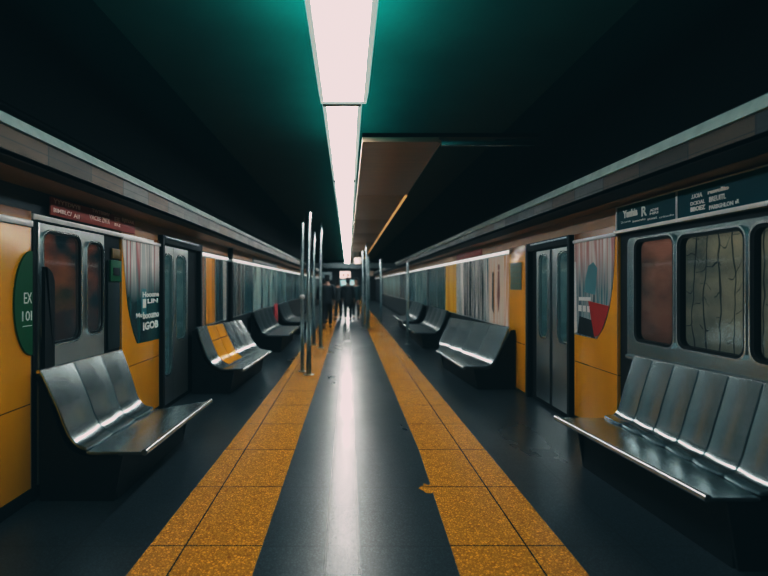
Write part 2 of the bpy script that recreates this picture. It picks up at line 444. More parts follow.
# ------------------------------------------------------------------ benches
def bench(near, far, nseg, label, side, steel='steel', reflect_seg=None, base_to=None, ny=12, top_lip=True, grp='steel benches along the walls'):
    """near / far: profile points from backrest top to seat front; first `kb` of the fine profile is backrest"""
    A = spline(near, 6); B = spline(far, 6)
    mid = sum((A[0].y, B[0].y))/2
    r = empty('bench', ((A[-1].x+A[0].x)/2, mid, 0), label, 'bench', grp)
    n = len(A); kb = 6*3                       # backrest spans the first three spline spans
    def pt(i, t): return A[i].lerp(B[i], t)
    def sheet(i0, i1, t0, t1, m, thick=.02, bow=0.0):
        bm = new(); rows = []
        for a in range(m+1):
            rows.append([bm.verts.new(pt(i, t0+(t1-t0)*a/m) + Vector((-side*bow*math.sin(math.pi*a/m), 0, 0))) for i in range(i0, i1+1)])
        for x, y in zip(rows[:-1], rows[1:]):
            for i in range(len(x)-1): bm.faces.new((x[i], x[i+1], y[i+1], y[i]))
        bmesh.ops.recalc_face_normals(bm, faces=bm.faces[:])
        f = bm.faces[0]; f.normal_update()
        ext = bmesh.ops.solidify(bm, geom=bm.faces[:], thickness=thick)
        bm.normal_update()
        es = [e for e in bm.edges if len(e.link_faces) == 2 and e.calc_face_angle(0) > 1.0]
        bmesh.ops.bevel(bm, geom=es, offset=.006, segments=2, affect='EDGES')
        return bm
    for s in range(nseg):
        t0 = s/nseg + .003; t1 = (s+1)/nseg - .003
        yl = reflect_seg is not None and s in reflect_seg  # these panels are coloured as a yellow reflection in the steel
        ob('backrest_panel', sheet(0, kb, t0, t1, 8, bow=.012), M['yellow'] if yl else M[steel], r, label='backrest panel coloured with a yellow reflection' if yl else None)
    ob('seat', sheet(kb, n-1, 0, 1, ny), M[steel], r)
    ob('front_rail', tube(new(), [pt(n-1, t/8) + Vector((0, 0, -.004)) for t in range(9)], .022, 12), M['bright'], r, label='bright rounded front rail')
    if top_lip:
        bm = new(); tube(bm, [pt(0, t/8) for t in range(9)], .016, 10); ob('top_rail', bm, M['bright'] if steel == 'steel' else M[steel], r)
    # closed side panels and plinth, dark to put in the shade under the seat
    X = XL if side < 0 else XR
    for nm, t in (('end_shade_panel', .012), ('end_shade_panel', .988)):
        pr = [pt(i, t) + Vector((side*.03, 0, -.035)) for i in range(0, n-4)]
        y = pr[0].y
        last = pr[-1]
        poly = [(p.x, p.y, max(p.z, .02)) for p in pr]
        poly += [(last.x+side*.06, last.y, 0.0), (X-side*.072, y, 0.0), (X-side*.072, y, pr[0].z)]
        dy = .02 if t < .5 else -.02
        bm = new(); loops(bm, [[Vector(p) for p in poly], [Vector((p[0], p[1]+dy, p[2])) for p in poly]])
        ob(nm, bm, M['dark'], r, False)
    a = pt(n-5, .03); c = pt(n-5, .97); xa = X-side*.075
    bm = new()
    za = min(p.z for p in A)-.04; zb = min(p.z for p in B)-.04
    loops(bm, [[Vector((a.x+side*.08, a.y, 0)), Vector((xa, A[0].y+.03, 0)), Vector((xa, A[0].y+.03, za)), Vector((a.x+side*.08, a.y, za))],
               [Vector((c.x+side*.08, c.y, 0)), Vector((xa, B[0].y-.03, 0)), Vector((xa, B[0].y-.03, zb)), Vector((c.x+side*.08, c.y, zb))]])
    ob('plinth', bm, M['dark'], r, False)
    return r

# round-sign side, one nearest
bench([(-2.13, 3.52, .895), (-2.02, 3.52, .66), (-1.92, 3.52, .43), (-1.80, 3.52, .350), (-1.60, 3.52, .345), (-1.40, 3.52, .345)],
      [(-2.13, 4.80, .875), (-2.03, 4.76, .65), (-1.93, 4.72, .42), (-1.80, 4.74, .345), (-1.58, 4.90, .345), (-1.365, 5.08, .345)],
      3, 'steel bench of three back panels in front of the door beside the green round sign', -1)
bench([(2.385, 2.65, .935), (2.31, 2.65, .67), (2.235, 2.65, .445), (2.14, 2.65, .395), (2.0, 2.65, .392), (1.865, 2.65, .392)],
      [(2.385, 4.246, .895), (2.31, 4.246, .66), (2.235, 4.246, .43), (2.12, 4.246, .395), (1.92, 4.246, .395), (1.725, 4.246, .395)],
      6, 'long steel bench below the windows and the teal route sign', 1)
bench([(-2.06, 6.95, .903), (-1.99, 6.95, .68), (-1.89, 6.95, .445), (-1.73, 6.95, .335), (-1.58, 6.95, .33), (-1.43, 6.95, .33)],
      [(-2.0, 9.5, .82), (-1.90, 9.5, .66), (-1.72, 9.4, .40), (-1.60, 9.2, .335), (-1.47, 9.0, .33), (-1.335, 8.88, .33)],
      6, 'steel bench with a yellow reflection painted in its back, just past the doorway', -1, reflect_seg=(1, 2))
bench([(2.29, 7.24, .878), (2.20, 7.24, .66), (2.09, 7.24, .42), (1.98, 7.24, .325), (1.82, 7.24, .315), (1.64, 7.24, .315)],
      [(2.0, 10.0, .836), (1.93, 10.0, .66), (1.78, 9.9, .40), (1.72, 9.6, .33), (1.65, 9.3, .315), (1.58, 9.08, .315)],
      4, 'steel bench beside the narrow yellow panel with a small plaque', 1)
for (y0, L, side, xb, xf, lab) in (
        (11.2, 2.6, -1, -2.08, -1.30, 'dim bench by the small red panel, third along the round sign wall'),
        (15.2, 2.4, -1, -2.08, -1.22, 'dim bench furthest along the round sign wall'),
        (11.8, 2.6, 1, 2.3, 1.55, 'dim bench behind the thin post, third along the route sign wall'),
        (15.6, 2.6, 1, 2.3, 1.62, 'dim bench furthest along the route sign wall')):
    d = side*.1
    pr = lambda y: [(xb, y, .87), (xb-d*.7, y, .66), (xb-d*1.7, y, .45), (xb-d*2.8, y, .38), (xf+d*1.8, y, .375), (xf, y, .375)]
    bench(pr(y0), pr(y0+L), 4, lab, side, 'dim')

# ------------------------------------------------------------------ round-sign side: panels, door, signs
def panel(side, d0, d1, z0, z1, label, mat='yellow', name='enamel_panel', th=.03):
    X = XL if side < 0 else XR
    x0, x1 = sorted((X-side*.001, X-side*th))
    r = empty(name, (X, (d0+d1)/2, z0), label, 'panel')
    ob('sheet', box(new(), x0, x1, d0, d1, z0, z1, .006), M[mat], r)
    for d in (d0, d1):
        a, c = (d-.012, d+.0) if d == d1 else (d, d+.012)
        xx = sorted((X-side*(th-.004), X-side*(th+.0006)))
        ob('edge_strip', box(new(), xx[0], xx[1], a, c, z0, z1, .002), M['wood'], r)
    return r
XLp = XL+.03
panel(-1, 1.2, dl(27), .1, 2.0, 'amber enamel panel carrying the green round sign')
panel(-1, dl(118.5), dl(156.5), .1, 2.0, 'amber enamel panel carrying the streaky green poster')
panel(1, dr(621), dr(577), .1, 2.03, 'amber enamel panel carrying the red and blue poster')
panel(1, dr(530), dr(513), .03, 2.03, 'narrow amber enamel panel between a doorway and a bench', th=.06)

# green round sign, cut off by the panel edge
yc, zc, R_ = dl(27)-.004, EYE-.13, .355
pts = [(yc+.19*math.cos(a), zc+R_*math.sin(a)) for a in [math.pi/2+math.pi*k/40 for k in range(41)]]
r = empty('round_sign', (XLp, yc-.2, zc-R_), 'dark green half-round sign with white letters on the amber panel', 'sign')
ob('sign_face', plate(new(), pts, XLp+.001, XLp+.012), M['green'], r)
ob('lettering', fit_text('EX', -1, XLp+.013, 17.5, 25.5, 292.5, 303.5), M['white'], r)
ob('lettering', fit_text('10I', -1, XLp+.013, 15.6, 25.5, 311, 321), M['white'], r)
ob('underline', box(new(), XLp+.011, XLp+.0145, yc-.11, yc-.01, zc-.155, zc-.150), M['white'], r)

# door by the round sign
def ringleaf(bm, o, inner, x0, x1, r_in, r_out=.01):
    ring(bm, rr(*o, r_out), rr(*inner, r_in), x0, x1)

r = empty('door_1', (XL, 3.95, 0), 'steel sliding door with a wide window behind the bench', kind='structure')
ob('jamb', box(new(), XL, XL+.035, dl(27)+.01, dl(32), 0, 1.95, .004), M['black'], r)
ob('jamb_edge', box(new(), XL+.02, XL+.045, dl(32), dl(33.5), .1, 1.93, .004), M['door'], r, label='thin steel jamb edge')
ob('recess', box(new(), XL, XL+.012, dl(33.5), dl(118), 0, 1.95), M['black'], r, False)
o1 = (dl(33.5)+.005, dl(78), .62, 1.93); i1 = (dl(37.5), dl(73.5), 1.075, 1.865)
o2 = (dl(78), dl(99.5), .62, 1.93); i2 = (dl(82), dl(96.5), 1.10, 1.835)
bm = new(); ringleaf(bm, o1, i1, XL+.012, XL+.04, .07); ringleaf(bm, o2, i2, XL+.012, XL+.04, .07)
leaf = ob('door_leaf', bm, M['door'], r)
for ii in (i1, i2):
    out = (ii[0]-.014, ii[1]+.014, ii[2]-.014, ii[3]+.014)
    ob('window_gasket', ring(new(), rr(*out, .08), rr(*ii, .07), XL+.038, XL+.05), M['black'], r)
    out2 = (out[0]-.012, out[1]+.012, out[2]-.012, out[3]+.012)
    ob('window_rim', ring(new(), rr(*out2, .09), rr(*out, .08), XL+.038, XL+.056), M['bright'], r)
    ob('backing', plate(new(), rr(*ii, .07), XL+.013, XL+.016), M['blind_door'], r, label='dim rust coloured interior behind the glass')  # backing with reflections painted in, not a real interior
    ob('pane', plate(new(), rr(*ii, .07), XL+.030, XL+.034), M['glass'], r)
ob('lower_shade_panel', box(new(), XL+.012, XL+.036, dl(33.5)+.005, dl(99.5), .05, .62), M['dark'], r)  # dark sheet put in for the shade behind the bench
# dark hooded post in front of the wide window
bm = new(); plate(bm, rr(dl(33.5)+.01, dl(44.5), .9, 1.62, (.005, .005, .12, .03)), XL+.051, XL+.075)
tag(ob('hooded_post', bm, M['black']), 'black round-shouldered post covering a corner of the wide door window', 'post')
r = empty('push_plate', (XL, dl(111), 1.4), 'small green call box in the dark recess beside the steel door', 'call box')
ob('plate', box(new(), XL+.0125, XL+.03, dl(105), dl(117), .9, 1.72, .01), plain('dark plate', (.008, .02, .022), .5, spec=.2), r)
ob('call_box', box(new(), XL+.0305, XL+.05, dl(105.5), dl(116.5), EYE+.02, EYE+.22, .01), M['green'], r)
ob('display', box(new(), XL+.0505, XL+.054, dl(108), dl(114), EYE+.08, EYE+.15, .004), M['dark'], r)
tag(ob('yellow_block', box(new(), XL+.0125, XL+.035, dl(109), dl(117), EYE+.235, EYE+.33, .01), plain('olive block', (.16, .09, .008), .5)), 'small dark amber block above the green call box', 'block')

# rust route sign with its white sill
r = empty('route_sign', (XL, 4.4, 2.0), 'rust red route sign with faded lettering above the steel door', 'sign')
ob('sign_face', box(new(), XL+.0375, XL+.05, dl(44), dl(130), 2.0, 2.135, .004), M['redsign'], r)
XS = XL+.051
ob('bracket', box(new(), XL+.0, XL+.038, 4.0, 4.6, 2.08, 2.12, .004), M['dark'], r)
for a in (('YYYTDVYII', 46.5, 73.7, 202.3, 206.6), ('BIMBLC/', 46.5, 65, 210, 214.2), ('AII', 67, 73, 214.2, 218.5), ('TWTBBMV', 86, 104, 210.8, 214.3), ('VACBE', 83, 95, 215.5, 220.3),
          ('ZNTX', 96, 104, 218, 223.2), ('EE', 109, 114.5, 217.5, 221.8), ('BJBVAR', 116.7, 129, 219.5, 224), ('BV-Z', 109, 115, 223.6, 226.5)):
    ob('lettering', fit_text(a[0], -1, XS, *a[1:], bold=.001), M['pink'], r)
tag(ob('trim_11', box(new(), XL, XL+.045, dl(27), dl(150), 1.945, 1.985, .006), M['rail']), 'white sill below the rust route sign', kind='structure')
tag(ob('trim_12', box(new(), XL, XL+.045, 1.2, dl(27), 1.89, 1.935, .006), M['rail']), 'white strip standing for the lamp reflection across the panel with the round sign', kind='structure')  # lamp reflection on the enamel, built as a white strip

# green poster
def Lp(x, y): return (dl(x), hl(x, y))
def Rp(x, y): return (dr(x), hr(x, y))
M['poster_green'] = streak_mat('green poster print', [(.004, .045, .05), (.008, .075, .075), (.004, .03, .035)], [(.75, .73, .73), (.55, .18, .18), (.30, .36, .38), (.85, .80, .80), (.55, .60, .62)], 2.3, 4, zmid=1.52)
edge = spline([(*Lp(118.8, 240), 0), (*Lp(121, 268), 0), (*Lp(124.5, 305), 0), (*Lp(129, 328), 0), (*Lp(134, 343.5), 0)], 5)
pts = [(p.x, p.y) for p in edge] + [Lp(156.3, 338.5), (dl(156.3), 1.93), (dl(118.8), 1.93)]
r = empty('poster', (XLp, 5.3, 1.0), 'green poster with a curved edge and white lettering, pale red streaks at its top', 'poster')
ob('print', plate(new(), pts, XLp+.0005, XLp+.006), M['poster_green'], r, False)
XT = XLp+.007
for a in (('Hooone', 139, 155.6, 291.5, 297), ('LIN', 144, 154.5, 298.5, 303), ('I', 139.3, 142.5, 299, 308), ('Mu', 132.5, 138.6, 313, 317.8), ('booumo', 139.5, 155.6, 311, 318), ('IGOB', 139.5, 155, 321, 329)):
    ob('lettering', fit_text(a[0], -1, XT, *a[1:], bold=.004), M['white'], r)
ob('blue_patch', box(new(), XLp+.0055, XLp+.0068, dl(138), dl(143), EYE-.33, EYE-.05, .0), plain('blue print', (.02, .16, .20), .4), r, False)
tag(ob('trim_13', box(new(), XL+.03, XL+.05, dl(118), dl(157), 1.93, 1.965, .006), M['rail']), 'pale strip standing for the lamp reflection over the green poster', kind='structure')  # streak of reflected lamp light built as a pale strip

# doorways
def doorway(side, d0, d1, z1, n, label, leaves):
    X = XL if side < 0 else XR
    r = empty('door_%d' % n, (X, (d0+d1)/2, 0), label, kind='structure')
    xx = lambda a, c: sorted((X-side*a, X-side*c))
    a, c = xx(0, .012); ob('recess', box(new(), a, c, d0, d1, 0, z1), M['black'], r, False)
    a, c = xx(.0, .075)
    ob('frame', box(new(), a, c, d0, d0+.06, 0, z1, .006), M['dark'], r); ob('frame', box(new(), a, c, d1-.08, d1, 0, z1, .006), M['dark'], r)
    ob('lintel', box(new(), a, c, d0+.06, d1-.08, z1-.1, z1, .006), M['dark'], r)
    a, c = xx(.07, .085); ob('lintel_rail', box(new(), a, c, d0+.05, d1-.2, z1-.035, z1-.015, .002), M['pole'], r)
    for (e0, e1, w0, w1, zb, zt) in leaves:
        a, c = xx(.013, .045)
        lf = ob('door_leaf', ring(new(), rr(e0, e1, .07, z1-.12, .01), rr(w0, w1, zb, zt, min(.09, (w1-w0)*.45)), a, c), M['door'], r)
        rad = min(.09, (w1-w0)*.45)
        a, c = xx(.044, .052); ob('window_rim', ring(new(), rr(w0-.02, w1+.02, zb-.02, zt+.02, rad+.015), rr(w0, w1, zb, zt, rad), a, c), M['bright'], lf)
        a, c = xx(.0135, .016); ob('backing', plate(new(), rr(w0, w1, zb, zt, rad), a, c), M['blind_teal'], lf)
        a, c = xx(.030, .034); ob('pane', plate(new(), rr(w0, w1, zb, zt, rad), a, c), M['glass'], lf)
    return r
doorway(-1, dl(156.8), dl(197.5), 2.07, 2, 'recessed steel double door beside the green poster',
        [(dl(158.5), dl(169.5), dl(160), dl(168), .42, 1.85), (dl(170), dl(184.5), dl(172.5), dl(182), .80, 1.85)])
doorway(1, dr(576), dr(531), 2.03, 3, 'recessed steel double door beside the red and blue poster',
        [(dr(576)+.07, dr(556), dr(573), dr(562), .85, 1.85), (dr(553.5), dr(540), dr(551), dr(543), .85, 1.85)])

# plaque on narrow panel
r = empty('plaque', (XR-.06, dr(520), 1.3), 'small grey green plaque on the narrow amber panel', 'plaque')
ob('plaque_face', box(new(), XR-.07, XR-.0605, dr(526), dr(515), 1.42, 1.80, .004), plain('plaque print', (.11, .15, .10), .5, var=.4, sc=14), r)
for z in (1.74, 1.66, 1.58, 1.50):
    ob('text_line', box(new(), XR-.0715, XR-.069, dr(525), dr(517), z, z+.014), plain('plaque ink', (.14, .13, .07), .5), r)

# red and blue poster
XRp = XR-.03
M['poster_red'] = streak_mat('poster print', [(.10, .14, .17), (.30, .34, .36), (.05, .16, .19), (.42, .40, .40), (.09, .13, .15)], [(.75, .72, .72), (.50, .22, .20), (.70, .64, .64), (.40, .40, .42)], 5.1, 4.5, zmid=1.62)
edge = spline([(*Rp(618.3, 240), 0), (*Rp(617, 275), 0), (*Rp(613, 306), 0), (*Rp(607, 327), 0), (*Rp(600, 339), 0)], 5)
pts = [(p.x, p.y) for p in edge] + [Rp(577.5, 334), (dr(577.5), 1.93), (dr(618.3), 1.93)]
r = empty('poster', (XRp, 4.9, 1.0), 'red and blue poster with a rounded corner on the amber panel', 'poster')
ob('print', plate(new(), pts, XRp-.006, XRp-.0004), M['poster_red'], r, False)
e2 = [(p.x, p.y) for p in edge if p.y < EYE-.17]
ob('red_patch', plate(new(), e2[:-2] + [Rp(598, 337), Rp(592, 301)], XRp-.0085, XRp-.0062), plain('red print', (.36, .018, .012), .4, 0, 0, spec=.3), r, False, 'red field')
ob('dark_patch', plate(new(), [Rp(581, 333), Rp(598.5, 338), Rp(595, 320), Rp(583, 316)], XRp-.0075, XRp-.0062), M['dark'], r, False, 'dark field')
for (xa_, ya, w, h) in ((582, 305, 3.2, 6), (586.5, 305.5, 3, 6), (591, 306, 2.4, 6), (582.5, 297, 12, 3.5)):
    ob('white_block', plate(new(), [Rp(xa_, ya+h), Rp(xa_+w, ya+h+.4), Rp(xa_+w, ya+.2), Rp(xa_, ya)], XRp-.0085, XRp-.0074), M['rail'], r, False)
ob('figure', plate(new(), [(p[0], p[1]) for p in [Rp(588, 292), Rp(599, 295), Rp(601, 268), Rp(597, 262), Rp(592, 266), Rp(589, 279)]], XRp-.0072, XRp-.0062), plain('pale blue print', (.06, .20, .24), .4), r, False, 'dim blue figure')
ob('white_margin', plate(new(), [Rp(577.6, 333), Rp(580.5, 332), Rp(579.5, 262), Rp(577.6, 262)], XRp-.0072, XRp-.0062), M['rail'], r, False)
tag(ob('trim_14', box(new(), XR-.05, XR-.03, dr(621), dr(577), 1.93, 1.965, .006), M['rail']), 'pale strip standing for the lamp reflection over the red and blue poster', kind='structure')  # pale strip put in for the lamp mirrored in the panel

# teal route sign
XQ = XR-.05
d0, dm, d1 = 2.2, dr(683), dr(621.5)
r = empty('route_sign', (XR, 3.4, 1.965), 'long teal route sign with white lettering above the windows', 'sign')
ob('sign_body', box(new(), XQ+.006, XR-.001, d0, d1, 1.972, 2.178, .004), M['teal'], r)
ob('bottom_rail', box(new(), XQ-.02, XR-.001, d0, d1+.008, 1.945, 1.975, .006), M['rail'], r, label='white bottom rail')
ob('top_rail', box(new(), XQ-.002, XQ+.01, d0, d1, 2.176, 2.186, .002), M['rail'], r)
ob('end_rail', box(new(), XQ-.002, XQ+.01, d1-.012, d1+.006, 1.97, 2.186, .002), M['rail'], r)
ob('divider', box(new(), XQ-.001, XQ+.01, dm-.008, dm+.008, 1.975, 2.178, .002), M['rail'], r)
XW = XQ+.005
for a in (('Yanhia', 628, 643, 209, 217, .006), ('R', 647, 652.5, 206, 216, .003), ('ADM', 655.5, 664, 208.3, 211, .002), ('NRI', 655.5, 664, 211.7, 214.2, .002),
          ('2ona', 626, 636, 220.6, 222.8, 0), ('inmovio', 638, 651, 219, 221.3, 0), ('stnat', 653, 663, 217.3, 219.5, 0), ('crinolo', 665, 680, 214.8, 217, 0),
          ('.UOIA', 697.7, 709, 193.3, 198, .004), ('DCIOAL', 697, 711.6, 200.5, 204.5, .003), ('BBOEZ', 697, 712, 205.8, 210.7, .005),
          ('renvolito', 714.6, 736, 187.5, 192, .006), ('BREUITL', 716, 733, 195, 200.5, .003), ('PARBGHLON', 716, 740.5, 203, 207.5, .003), ('aR', 742.5, 746.5, 199, 203.5, .002)):
    ob('lettering', fit_text(a[0], 1, XW, *a[1:5], bold=a[5]), M['white'], r)

# windows under the route sign
r = empty('window_1', (XR, 3.4, .88), 'band of rounded steel framed windows above the long bench', kind='structure')
ob('gap', box(new(), XR-.012, XR, 2.2, dr(622), .45, 1.945), M['black'], r, False)
wins = [(dr(680.5), dr(643.5), 1.045, 1.845, 'rust'), (dr(753), dr(688.5), 1.06, 1.83, 'grey'), (2.36, dr(764.5), 1.06, 1.83, 'grey')]
bounds = [(dr(684.5), dr(633)), (dr(758.5), dr(684.5)), (2.2, dr(758.5))]
bm = new()
for (y0, y1, z0, z1, kind), (c0, c1) in zip(wins, bounds):
    ring(bm, rr(c0, c1, .86, 1.89, [.005, .005, .06 if kind == 'rust' else .005, .005]), rr(y0-.02, y1+.02, z0-.02, z1+.02, .075), XR-.05, XR-.012)
ob('window_frame', bm, M['steel'], r)
for (y0, y1, z0, z1, kind) in wins:
    ob('window_gasket', ring(new(), rr(y0-.022, y1+.022, z0-.022, z1+.022, .078), rr(y0, y1, z0, z1, .06), XR-.062, XR-.02), M['black'], r)
    ob('window_rim', ring(new(), rr(y0-.034, y1+.034, z0-.034, z1+.034, .09), rr(y0-.02, y1+.02, z0-.02, z1+.02, .076), XR-.070, XR-.048), M['bright'], r)
    ob('backing', plate(new(), rr(y0, y1, z0, z1, .06), XR-.018, XR-.013), M['blind_'+kind], r, label='dim %s reflections painted behind the glass' % ('rust coloured' if kind == 'rust' else 'grey veined'))
    ob('pane', plate(new(), rr(y0, y1, z0, z1, .06), XR-.038, XR-.034), M['glass'], r)
ob('sill', box(new(), XR-.08, XR-.012, 2.2, dr(634), .865, .905, .012), M['steel'], r)

# ------------------------------------------------------------------ poster walls
def wallposter(side, x0, x1, z0, z1, cols, label, top=None, freq=9, seed=0):
    X = XL if side < 0 else XR
    d = sorted((dl(x0), dl(x1)) if side < 0 else (dr(x0), dr(x1)))
    r = empty('poster', (X, sum(d)/2, z0), label, 'poster', 'tall streaked posters along the walls')
    a, c = sorted((X-side*.001, X-side*.014))
    ob('print', box(new(), a, c, d[0]+.012, d[1]-.012, z0+.012, z1-.012), streak_mat('poster streaks', cols, top, seed, freq, zmid=1.7), r, False)
    a, c = sorted((X-side*.001, X-side*.022))
    ob('frame', ring(new(), rr(d[0], d[1], z0, z1, .004, 1), rr(d[0]+.014, d[1]-.014, z0+.014, z1-.014, .003, 1), a, c), M['door'], r, False)
    return r
W = (.92, .92, .90); D = (.008, .014, .018); G = (.24, .33, .34); T = (.03, .13, .15); MINT = (.40, .58, .56); OR = (.80, .33, .015); BR = (.26, .11, .04)
lp = [(197.8, 204.3, [BR, (.45, .36, .28), BR], 'beige and brown poster directly past the recessed door'),
      (204.3, 214.3, [OR, (.75, .35, .03), (.5, .2, .02)], 'amber poster above the bench with the painted yellow reflection'),
      (214.3, 222, [D, T, (.05, .12, .16), D], 'dark blue poster between the amber one and a white strip'),
      (222, 225.3, [W, G, W], 'narrow white poster beside the black post'),
      (229.5, 236, [D, G, D, (.10, .09, .08)], 'black and grey streaked poster just past the black post'),
      (236, 243.5, [G, D, (.2, .16, .13), D], 'black and tan streaked poster two along from the black post'),
      (243.5, 252, [T, D, (.02, .07, .10)], 'dark teal poster before the mint streaked ones'),
      (252, 260, [MINT, G, MINT, T], 'mint and grey streaked poster beside the dark teal one'),
      (260, 268.5, [T, MINT, G, T], 'teal and mint poster behind the red panel'),
      (268.5, 276, [G, T, MINT], 'grey teal poster just past the red panel'),
      (276, 285, [T, G, T, MINT], 'teal poster of thin grey streaks behind the floor posts'),
      (285, 293, [T, (.2, .16, .16), T], 'dim teal and mauve poster towards the far end'),
      (293, 299, [T, G, D], 'dim teal poster before the last one of the round sign wall'),
      (299, 316, [MINT, G, T], 'pale teal poster, last one of the round sign wall')]
for i, (a, c, cols, lab) in enumerate(lp):
    wallposter(-1, a, c, .86, 1.925, cols, lab, seed=i*1.7+.3, freq=8 if i < 7 else 3.5)
rp = [(489.5, 512, [(.80, .68, .55), (.92, .86, .80), (.70, .28, .05), (.90, .84, .78)], 'pale orange and white poster with a thin red figure beside the narrow amber panel'),
      (485.5, 489.5, [(.2, .3, .32), W, T], 'very narrow pale teal poster'),
      (475, 485.5, [D, D, W, D], 'black poster with white stripes beside the very narrow teal one'),
      (464.5, 475, [D, W, D, D], 'black poster with white stripes beside the white one'),
      (457.5, 464.5, [W, G, W], 'white poster beside the bright yellow one'),
      (446, 457.5, [(.85, .45, .02), (.98, .60, .05), (.80, .38, .02)], 'bright yellow poster beside a white one'),
      (429.5, 446, [T, D, G, T], 'dark teal striped poster past the bright yellow one'),
      (416, 427.5, [G, T, MINT], 'grey teal poster behind the thin post'),
      (406.5, 416, [T, G, T], 'dim teal poster just past the thin post'),
      (400.5, 406.5, [G, (.3, .22, .2), D], 'dim mauve poster before the last one of the route sign wall'),
      (383, 400.5, [MINT, (.4, .36, .34), G], 'pale mauve poster, last one of the route sign wall')]
for i, (a, c, cols, lab) in enumerate(rp):
    wallposter(1, a, c, .83, 1.96, cols, lab, seed=i*2.3+.9, freq=7 if i < 7 else 3.5)
# thin red figure on the pale poster, small rust board above the yellow poster
bm = new(); y = dr(500)
plate(bm, [(y-.02, 1.72), (y+.05, 1.70), (y+.10, 1.30), (y+.02, 1.05), (y-.04, 1.32)], XR-.019, XR-.0145)
bmesh.ops.create_icosphere(bm, subdivisions=2, radius=.055, matrix=Matrix.Translation((XR-.016, y+.01, 1.77)) @ Matrix.Diagonal((.05, 1, 1, 1)))
par = [o for o in bpy.data.objects if o.get('label', '').startswith('pale orange and white poster')][0]
ob('red_figure', bm, plain('brick print', (.20, .05, .03), .5), par, False, 'thin red figure')
bm = new(); plate(bm, [(dr(493), 1.1), (dr(493.3), 1.7), (dr(494.6), 1.7), (dr(494.6), 1.0)], XR-.018, XR-.0145)
ob('black_bar', bm, M['black'], par, False)
tag(ob('board', box(new(), XR-.035, XR-.013, dr(483), dr(458), 2.03, 2.15, .005), M['redsign']), 'rust brown board over the striped posters', 'board')
tag(ob('board', box(new(), XL+.013, XL+.032, dl(276), dl(252), 2.0, 2.10, .005), plain('grey board', (.20, .24, .25), .35, 0, .4)), 'pale grey board over the mint streaked posters', 'board')
# black post between the left posters and the small red panel
bm = new(); tube(bm, [(XL+.06, dl(227.3), 0.0), (XL+.06, dl(227.3), 2.15)], .045, 14); 
r = empty('wall_post', (XL+.06, dl(227.3), 0), 'black round post standing between the white and the streaked posters', 'post')
ob('shaft', bm, M['black'], r)
ob('finial', box(new(), XL+.01, XL+.11, dl(227.3)-.08, dl(227.3)+.08, 1.90, 1.95, .01), M['door'], r)
r = empty('red_panel', (XL+.2, 14.2, 0), 'small red panel on a dark foot at the end of the dim bench', 'panel')
ob('face', box(new(), XL+.18, XL+.21, 13.95, 14.55, .42, .95, .01), plain('pinkish red', (.45, .05, .06), .5), r)
ob('foot', box(new(), XL+.17, XL+.22, 14.15, 14.35, 0, .42, .01), M['dark'], r)

# ------------------------------------------------------------------ posts on the floor
def post(x, y, top, rad, label, knob=None, plate_r=None, base_z=.0):
    r = empty('floor_post', (x, y, 0), label, 'post', 'thin steel posts standing on the platform')
    bm = new(); tube(bm, [(x, y, base_z), (x, y, top-.02), (x, y, top-.006), (x, y, top)], [rad, rad, rad*.8, rad*.3], 14); ob('shaft', bm, M['pole'], r)
    bm = new(); tube(bm, [(x, y, .0032), (x, y, .014), (x, y, .02)], [plate_r or rad*2.2, plate_r or rad*2.2, rad*1.3], 18); ob('base_plate', bm, M['door'], r)
    if knob:
        bm = new(); bmesh.ops.create_uvsphere(bm, u_segments=12, v_segments=8, radius=.05, matrix=Matrix.Translation((x, y, knob))); ob('knob', bm, M['rail'], r, label='pale round knob')
    return r
post(-.645, 8.44, 2.70, .040, 'thickest steel post, with a round base on the amber stripe')
post(-.78, 8.75, 2.55, .030, 'steel post with a pale knob beside the thickest post', knob=1.28)
post(-.84, 12.6, 2.80, .038, 'steel post right behind the two tallest posts')
post(-.64, 12.0, 2.95, .038, 'pale topped steel post closest to the walking figures')
post(.52, 17.6, 2.62, .050, 'steel post with a rounded white top, standing first on the far amber stripe', knob=2.6)
post(.62, 17.0, 2.86, .042, 'tall steel post paired with the white topped one')
post(.72, 17.8, 2.45, .040, 'shortest of the three grouped far posts')
post(1.26, 19.6, 2.42, .050, 'far steel post with a pale knob on top, outside the amber stripe', knob=2.42)
post(1.48, 12.7, 2.04, .035, 'lone thin post in front of the dim teal posters')

# chipped patch at the stripe edge
bm = new(); n = 14
c0 = Vector((.585, 3.75, 0)); pts = [c0+Vector((.055*math.cos(2*math.pi*k/n)*(1+.3*math.sin(k*2.1)), .085*math.sin(2*math.pi*k/n)*(1+.25*math.cos(k*3.3)), 0)) for k in range(n)]
loops(bm, [[p+Vector((0, 0, .0006)) for p in pts], [p+Vector((0, 0, .0026)) for p in pts]])
tag(ob('paint_spill', bm, M['stripe'], smooth=False), 'small amber spill at the inner edge of the stripe', 'stain')

